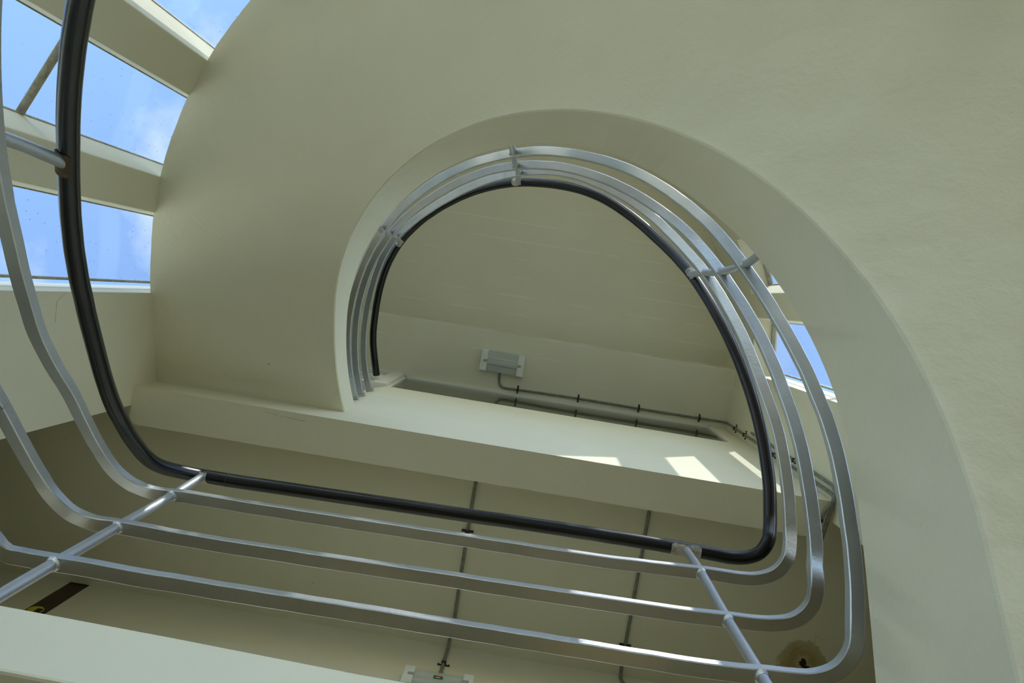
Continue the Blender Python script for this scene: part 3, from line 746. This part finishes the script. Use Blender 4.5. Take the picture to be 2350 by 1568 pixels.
          (0.372, 0.716, 1.66), (0.322, 0.717, 1.66), (0.272, 0.717, 1.66), (0.222, 0.717, 1.66), (0.172, 0.718, 1.66), (0.122, 0.718, 1.66), (0.072, 0.719, 1.66), 
          (0.022, 0.719, 1.66), (-0.028, 0.72, 1.66), (-0.078, 0.72, 1.66), (-0.128, 0.721, 1.66), (-0.178, 0.721, 1.66), (-0.228, 0.721, 1.66), (-0.278, 0.722, 1.66), 
          (-0.328, 0.722, 1.66), (-0.378, 0.723, 1.66), (-0.428, 0.723, 1.66), (-0.478, 0.724, 1.66), (-0.528, 0.724, 1.66), (-0.578, 0.725, 1.66), (-0.628, 0.725, 1.66), 
          (-0.678, 0.725, 1.66), (-0.728, 0.726, 1.66), (-0.778, 0.726, 1.66), (-0.828, 0.725, 1.66), (-0.878, 0.724, 1.66), (-0.928, 0.724, 1.659), (-0.977, 0.725, 1.659), 
          (-1.023, 0.72, 1.649), (-1.052, 0.708, 1.633), (-1.068, 0.628, 1.56), (-1.077, 0.548, 1.487), (-1.081, 0.468, 1.415), (-1.083, 0.388, 1.343), (-1.084, 0.308, 1.271), 
          (-1.082, 0.186, 1.161), (-1.072, 0.107, 1.089), (-1.057, 0.028, 1.017), (-1.035, -0.049, 0.945), (-1.007, -0.124, 0.873), (-0.974, -0.196, 0.801), (-0.935, -0.266, 0.729), 
          (-0.89, -0.333, 0.657), (-0.841, -0.395, 0.585), (-0.787, -0.454, 0.513), (-0.728, -0.508, 0.441), (-0.665, -0.558, 0.369), (-0.598, -0.602, 0.297), (-0.529, -0.641, 0.225), 
          (-0.456, -0.675, 0.153), (-0.381, -0.702, 0.082), (-0.304, -0.724, 0.01), (-0.225, -0.74, -0.062), (-0.146, -0.749, -0.134), (-0.066, -0.752, -0.206), (0.014, -0.749, -0.278), 
          (0.093, -0.739, -0.35), (0.172, -0.724, -0.422), (0.249, -0.702, -0.494), (0.324, -0.674, -0.566), (0.396, -0.64, -0.638), (0.466, -0.601, -0.71), (0.532, -0.557, -0.782), 
          (0.595, -0.507, -0.854), (0.654, -0.453, -0.926), (0.708, -0.394, -0.998), (0.757, -0.331, -1.07), (0.802, -0.265, -1.142), ],
}

BW, BH = 0.035, 0.025
PATH = {k: smooth_path(v, 4) for k, v in RAILS.items()}
rail = thing('stair_railing', 'silver painted bar railing with black vinyl handrail winding around the stairwell', 'railing', (XC, YE, ZL1))
for k in ('B3', 'B2', 'B1'):
    c = 0.0022
    prof = [(c, 0), (BW - c, 0), (BW, c), (BW, BH - c), (BW - c, BH), (c, BH), (0, BH - c), (0, c)]
    obj('rail_bar', MB().rings(sweep(PATH[k], prof)), SILVER, rail, smooth=30)
HRR = 0.0222
prof = []
for i in range(72):
    a = 2 * math.pi * i / 72
    rr = HRR
    deg = math.degrees(a)
    deg = deg - 360 if deg > 180 else deg
    if -20 <= deg <= 62 and (i % 4) == 0:
        rr -= 0.0010
    prof.append((rr * math.cos(a), rr * math.sin(a)))
hand = obj('handrail', MB().rings(sweep(PATH['HR'], prof)), VINYL, rail, smooth=60)
hand['label'] = 'black ribbed vinyl handrail'


def frame_at(P, i):
    t = P[min(i + 2, len(P) - 1)] - P[max(i - 2, 0)]; t = t / np.linalg.norm(t)
    lat = np.cross(t, [0, 0, 1.0]); lat /= np.linalg.norm(lat)
    return t, lat, np.cross(lat, t)


def nearest(P, px, py):
    r = MW @ np.array([px - 1175.0, py - 784.0, FPX]); r /= np.linalg.norm(r)
    dd = np.linalg.norm(np.cross(P, r), axis=1) + np.where(P @ r < 0, 9, 0)
    return int(np.argmin(dd))


def saddle(i, mat, ln=0.048):
    """Plate of bent silver strip under the handrail."""
    P = PATH['HR']; t, lat, up = frame_at(P, i)
    rg = []
    rnd = random.Random(i)
    for q in np.linspace(-ln, ln, 9):
        c = P[i] + t * q
        w0, w1 = -0.85 - rnd.uniform(-0.12, 0.12), 0.85 + rnd.uniform(-0.12, 0.12)
        if abs(q) > ln * 0.85:
            w0 *= 0.75; w1 *= 0.75
        inn = [c + (lat * math.sin(a) - up * math.cos(a)) * (HRR - 0.001) for a in np.linspace(w0, w1, 7)]
        ou = [c + (lat * math.sin(a) - up * math.cos(a)) * (HRR + 0.0035) for a in np.linspace(w1, w0, 7)]
        rg.append([tuple(p) for p in inn + ou])
    return MB().rings(rg), mat


def post(hr_px, bar_px, zbase=None, mat=SADDLE, base=None, top_i=None):
    """Post through the middles of the three bars, from its foot up to the handrail."""
    P = PATH['HR']
    i = nearest(P, *hr_px) if top_i is None else top_i
    t, lat, up = frame_at(P, i)
    top = P[i] - up * HRR * 0.6
    mids, frames = [], []
    for n_, k in enumerate(('B3', 'B2', 'B1')):
        Q = PATH[k]
        if bar_px:
            j = nearest(Q, *bar_px[n_])
        else:
            j = int(np.argmin(np.hypot(Q[:, 0] - top[0], Q[:, 1] - top[1]) + np.where(Q[:, 2] > top[2], 9, 0)))
        _, l2, u2 = frame_at(Q, j)
        mids.append(Q[j] + l2 * BW * 0.5 + u2 * BH * 0.5); frames.append((Q[j], u2))
    if base is None:
        d = (mids[0] - top) / (mids[0][2] - top[2])
        base = top + d * (zbase - top[2])
    elif base == 'down':
        base = mids[0] + np.array([0, 0, -0.35])
        base[2] = max(base[2], ZF0 - 0.01)
    base = np.array(base, float)
    pts = [base] + mids + [top]
    po = obj('post', MB().tube(smooth_path(pts, 3), 0.0135, 16), SILVER, rail, smooth=50)
    mb, mt = saddle(i, mat, 0.048 if hr_px and hr_px[1] > 1000 else 0.03)
    obj('saddle', mb, mt, po, smooth=50)
    for n_ in range(3):
        ax = pts[n_ + 2] - pts[n_]; ax = ax / np.linalg.norm(ax)
        e1 = np.cross(ax, [1, 0.3, 0]); e1 /= np.linalg.norm(e1); e2 = np.cross(ax, e1)
        q, u2 = frames[n_]
        c = mids[n_]; ax2 = (mids[n_] - pts[n_]); ax2 /= np.linalg.norm(ax2)
        c = c + ax2 * (((q - c) @ u2) / (ax2 @ u2))          # on the bar's underside
        rg = []
        for h, rr in ((0.003, 0.0182), (-0.002, 0.0175), (-0.005, 0.0155), (-0.010, 0.0137)):
            rg.append([tuple(c + ax2 * h + (e1 * math.cos(a) + e2 * math.sin(a)) * rr * (1 + 0.06 * math.sin(3 * a + h * 90))) for a in np.linspace(0, 2 * math.pi, 17)[:-1]])
        obj('weld', MB().rings(rg), WELD, po, smooth=60)
    return po


def sbase(s, o=0.05):
    a = np.array(in1(s)); b = np.array(out1(s)); d = (b - a) / np.linalg.norm(b - a)
    return (*(a + d * o), zup1(s) - 0.03)


def s_of(px, py):
    r = ray(px, py)[:2]; best = (9, 0)
    for s in np.linspace(-0.44, 3.1, 800):
        p = np.array(in1(s)); n = abs(p[0] * r[1] - p[1] * r[0]) / np.linalg.norm(r)
        if p @ r > 0 and n < best[0]:
            best = (n, s)
    return best[1]


post((460, 1092), ((115, 1303), (262, 1215), (390, 1140)), ZL1 - 0.01)
post((1572, 1260), ((1748, 1548), (1668, 1435), (1607, 1324)), ZL1 - 0.01)
post((1590, 634), ((1708, 598), (1660, 607), (1620, 617)), base=sbase(s_of(1745, 584), 0.03))
post((1190, 416), ((1174, 352), (1180, 382), (1187, 402)), base=sbase(s_of(1170, 332), 0.03))
post((918, 549), ((873, 530), (891, 541), (906, 546)), base=sbase(s_of(868, 522), 0.03))
i = nearest(PATH['HR'], 143, 362)
for i2 in (i, i + 70, len(PATH['HR']) - 14):
    if i2 < len(PATH['HR']) - 6:
        post(None, None, mat=RUST if i2 == i else SADDLE, base='down', top_i=i2)

# flange where the handrail meets the wall, feet where the bars meet it
P = PATH['HR']; t, lat, up = frame_at(P, 0)
m = MB()
el = [(0.040 * math.cos(a), 0.031 * math.sin(a)) for a in np.linspace(0, 2 * math.pi, 25)[:-1]]
m.rings([[tuple(P[0] + lat * a + up * b - t * h) for a, b in el] for h in (-0.002, -0.048)])
obj('end_flange', m, FLANGEM, rail, smooth=40)
for k in ('B3', 'B2', 'B1'):
    Q = PATH[k]; t, lat, up = frame_at(Q, 0)
    m = MB()
    c0 = Q[0] + lat * BW / 2 + up * BH / 2
    for h0, h1, g in ((0.03, -0.008, 0.004),):
        m.rings([[tuple(c0 + lat * a * (BW / 2 + g) + up * b * (BH / 2 + g) - t * h) for a, b in ((-1, -1), (1, -1), (1, 1), (-1, 1))] for h in (h0, h1)])
    obj('bar_foot', m, WELD, rail, bevel=0.004)
# joint ring in the handrail
j = nearest(P, 525, 1102); t, lat, up = frame_at(P, j)
m = MB().rings([[tuple(P[j] + t * h + (lat * math.cos(a) + up * math.sin(a)) * (HRR + 0.0006)) for a in np.linspace(0, 2 * math.pi, 25)[:-1]] for h in (-0.0015, 0.0015)])
obj('handrail_joint', m, PRINTK, rail, smooth=60)


# ------------------------------------------------------------------ lamps
def lamp(label, c, U, V, W, sign=False):
    c, U, V, W = (np.array(a, float) for a in (c, U, V, W))
    t = thing('bulkhead_lamp', label, 'lamp', c, 'bulkhead lamps in the stairwell')
    obj('base_plate', MB().obox(c - W * 0.004, U, V, W, 0.158, 0.076, 0.016), PLATEM, t, bevel=0.003)
    for s in (-1, 1):
        cap = obj('end_cap', MB().obox(c + U * s * 0.1355, U, V, W, 0.0245, 0.077, 0.052), CAPM, t, bevel=0.004)
        obj('clip', MB().obox(c + U * s * 0.122 + W * 0.050, U, V, W, 0.016, 0.008, 0.007), SADDLE, cap, bevel=0.002)
    obj('tube', MB().tube([tuple(c + W * 0.028 + U * q) for q in (-0.108, 0, 0.108)], 0.009, 12), TUBEM, t, smooth=40)
    rg = []
    for q in (-0.112, 0.112):
        prof = [(-0.074, 0.010), (-0.074, 0.040), (-0.030, 0.046), (-0.022, 0.054), (0.022, 0.054), (0.030, 0.046), (0.074, 0.040), (0.074, 0.010)]
        rg.append([tuple(c + U * q + V * a + W * b) for a, b in prof])
    df = obj('diffuser', MB().rings(rg), DIFFM, t)
    if sign:
        sc = c + V * -0.004 + W * 0.0535
        sg = obj('sign', MB().obox(sc, U, V, W, 0.0215, 0.0125, 0.004), GREEN, df); sg['label'] = 'small green sign with red and white marks'
        mk = obj('print', MB().obox(sc + W * 0.004 + V * 0.004, U, V, W, 0.011, 0.0046, 0.0012), RED, sg)
        tr = MB()
        for q, wd in ((-0.0135, 0.0035), (0.0135, 0.0035)):
            tr.obox(sc + W * 0.004 + U * q * 0.85 + V * -0.003, U, V, W, wd, 0.0018, 0.0008)
        tr.obox(sc + W * 0.004 + V * -0.0045, U, V, W, 0.012, 0.0032, 0.0006)
        tr.obox(sc + W * 0.004 + V * 0.0085, U, V, W, 0.006, 0.0014, 0.0006)
        obj('print', tr, PRINTK, sg)
        obj('print', MB().obox(sc + W * 0.0046 + V * -0.0062, U, V, W, 0.010, 0.0022, 0.0008), PRINTW, sg)
    return t


lamp('white bulkhead lamp on the ceiling above the long inside window', (-0.165, 0.4965, ZCL), (1, 0.02, 0), (0, -1, 0), (0, 0, -1))
lamp('white bulkhead lamp with a green sign on the hall back wall', (-0.160, YH, 3.428), (1, 0, 0.03), (0, 0, 1), (0, -1, 0), True)


# ------------------------------------------------------------------ conduits
def conduit(label, pts, clips, nrm, r=0.0085):
    """clips: list of (point, direction along the run, wall normal)."""
    t = thing('conduit', label, 'conduit', pts[0], 'grey conduits')
    obj('pipe', MB().tube(smooth_path(pts, 4), r, 10), CONDUIT, t, smooth=50)
    for c, d, n, *hw in clips:
        hw = hw[0] if hw else 0.030
        c, d, n = (np.array(a, float) for a in (c, d, n)); d /= np.linalg.norm(d)
        sd_ = np.cross(d, n)
        m = MB().obox(c - n * 0.010, sd_, d, n, hw, 0.006, 0.004)
        m.obox(c - n * 0.008, sd_, d, n, r + 0.003, 0.007, 0.021)
        for s in (-1, 1):
            m.obox(c + sd_ * (hw - 0.0055) * s - n * 0.007, sd_, d, n, 0.003, 0.003, 0.006)
        obj('clip', m, CLIPM, t)
    return t


zc_ = ZCL - 0.009
cp = [np.array([on(1146, 862, 2, zc_)[0] - 0.001, 0.5715, zc_]), on(1146, 862, 2, zc_), on(1146, 878, 2, zc_), on(1152, 888, 2, zc_), on(1164, 892, 2, zc_), on(1190, 895, 2, zc_),
      on(1327, 915, 2, zc_), on(1466, 938, 2, zc_), on(1605, 960, 2, zc_), on(1625, 963, 2, zc_)]
yk = cp[-1][1]
cp += [np.array([XR - 0.05, yk, zc_]), np.array([XR - 0.015, yk, zc_ - 0.012]), np.array([XR - 0.009, yk, zc_ - 0.05])]
for z in (5.3, 4.8, 4.2, 3.9, 3.70):
    cp.append(np.array([XR - 0.009, yk + 0.012 * (ZCL - z) / 2, z]))
cp += [np.array([XR - 0.010, YE - 0.022, 3.64]), np.array([XR - 0.014, YE + 0.01, 3.624]), np.array([XR - 0.020, YE + 0.08, 3.624]),
       np.array([XR - 0.03, YB - 0.03, 3.624]), np.array([XR - 0.035, YB + 0.01, 3.635]), np.array([XR - 0.037, YB + 0.012, 3.72]), np.array([XR - 0.037, YB + 0.012, ZSL2])]
clips = [(on(x, y, 2, zc_), (1, 0, 0), (0, 0, -1)) for x, y in ((1188, 894.5), (1327, 915), (1466, 938), (1605, 960))]
clips += [((XR - 0.009, yk + 0.006 * (ZCL - z), z), (0, 0, 1), (-1, 0, 0), 0.030 if z > 5.1 else 0.0215) for z in (5.45, 5.2, 4.55, 4.0)]
conduit('grey conduit running from the ceiling lamp along the window head and down the wall', cp, clips, None)
cp = [np.array([XR - 0.009, yk - 0.035, 5.06]), np.array([XR - 0.009, yk - 0.033, 4.6]), np.array([XR - 0.009, yk - 0.030, 4.1]), np.array([XR - 0.009, yk - 0.026, 3.74]),
      np.array([XR - 0.010, yk - 0.020, 3.66]), np.array([XR - 0.014, yk - 0.002, 3.618]), np.array([XR - 0.024, YE - 0.008, 3.603]), np.array([XR - 0.042, YE + 0.04, 3.614]),
      np.array([XR - 0.056, YE + 0.09, 3.624]), np.array([XR - 0.070, YB - 0.03, 3.624]), np.array([XR - 0.074, YB + 0.006, 3.630]), np.array([XR - 0.076, YB + 0.012, 3.72]), np.array([XR - 0.076, YB + 0.012, ZSL2])]
conduit('shorter grey conduit beside the long one on the side wall', cp, [((XR - 0.009, yk - 0.0305, 4.22), (0, 0, 1), (-1, 0, 0), 0.019), ((XR - 0.0575, YE + 0.095, 3.626), (0, 1, 0), (0, 0, -1), 0.019)], None)

zs_ = ZSL2 - 0.009
cp = [np.array([-0.147, YB - 0.004, zs_]), on(1073, 1220, 2, zs_), on(1042, 1425, 2, zs_), np.array([-0.152, YH - 0.05, zs_]), np.array([-0.153, YH - 0.015, zs_ - 0.01]),
      np.array([-0.154, YH - 0.009, zs_ - 0.05]), np.array([-0.156, YH - 0.009, 3.68]), np.array([-0.158, YH - 0.009, 3.503])]
conduit('grey conduit crossing the slab underside to the lamp on the back wall', cp,
        [(on(1073, 1220, 2, zs_), (0, 1, 0), (0, 0, -1)), (on(1042, 1425, 2, zs_), (0, 1, 0), (0, 0, -1)), ((-0.155, YH - 0.009, 3.655), (0, 0, 1), (0, -1, 0)), ((-0.157, YH - 0.009, 3.535), (0, 0, 1), (0, -1, 0))], None)
cp = [np.array([0.724, YB - 0.004, zs_]), np.array([0.722, 1.3, zs_]), np.array([0.72, 1.632, zs_]), np.array([0.72, YH - 0.05, zs_]), np.array([0.72, YH - 0.015, zs_ - 0.01]),
      np.array([0.722, YH - 0.009, zs_ - 0.05]), np.array([0.74, YH - 0.009, 3.70]), np.array([0.745, YH - 0.009, 3.5]), np.array([0.745, YH - 0.009, 2.4])]
conduit('grey conduit crossing the slab underside without a lamp and down the back wall', cp, [(on(1435, 1482, 2, zs_), (0, 1, 0), (0, 0, -1))], None)

# ------------------------------------------------------------------ cracks in the paint
def crack(parent, pts, n, wd=0.0014):
    n = np.array(n, float); rnd = random.Random(len(pts) * 7)
    P = smooth_path(pts, 3); rg = []
    for i in range(len(P)):
        t = P[min(i + 1, len(P) - 1)] - P[max(i - 1, 0)]; t /= np.linalg.norm(t)
        s = np.cross(t, n); s /= np.linalg.norm(s)
        c = P[i] + s * rnd.uniform(-0.002, 0.002); q = wd * rnd.uniform(0.3, 1.0) / 2
        rg.append([tuple(c + s * q - n * 0.002), tuple(c + s * q + n * 0.0006), tuple(c - s * q + n * 0.0006), tuple(c - s * q - n * 0.002)])
    obj('crack', MB().rings(rg), CRACKM, parent)


crack(bpy.data.objects['wall_left'], [on(x, y, 0, XL) for x, y in ((152, 672), (132, 690), (128, 715), (126, 740))], (1, 0, 0))
crack(floor_upper, [on(x, y, 2, ZSL2) for x, y in ((1811, 1508), (1825, 1490), (1850, 1484), (1868, 1475), (1873, 1452))], (0, 0, -1))
crack(floor_upper, [on(x, y, 2, ZSL2) for x, y in ((1873, 1460), (1880, 1466), (1893, 1470))], (0, 0, -1))
crack(floor_upper, [on(x, y, 2, ZBEAM) for x, y in ((610, 945), (640, 955), (655, 958), (700, 968))], (0, 0, -1))
crack(bpy.data.objects['wall_back'], [on(x, y, 1, YH) for x, y in ((1062, 1489), (1150, 1501), (1240, 1517), (1330, 1534), (1410, 1547))], (0, -1, 0), 0.005)
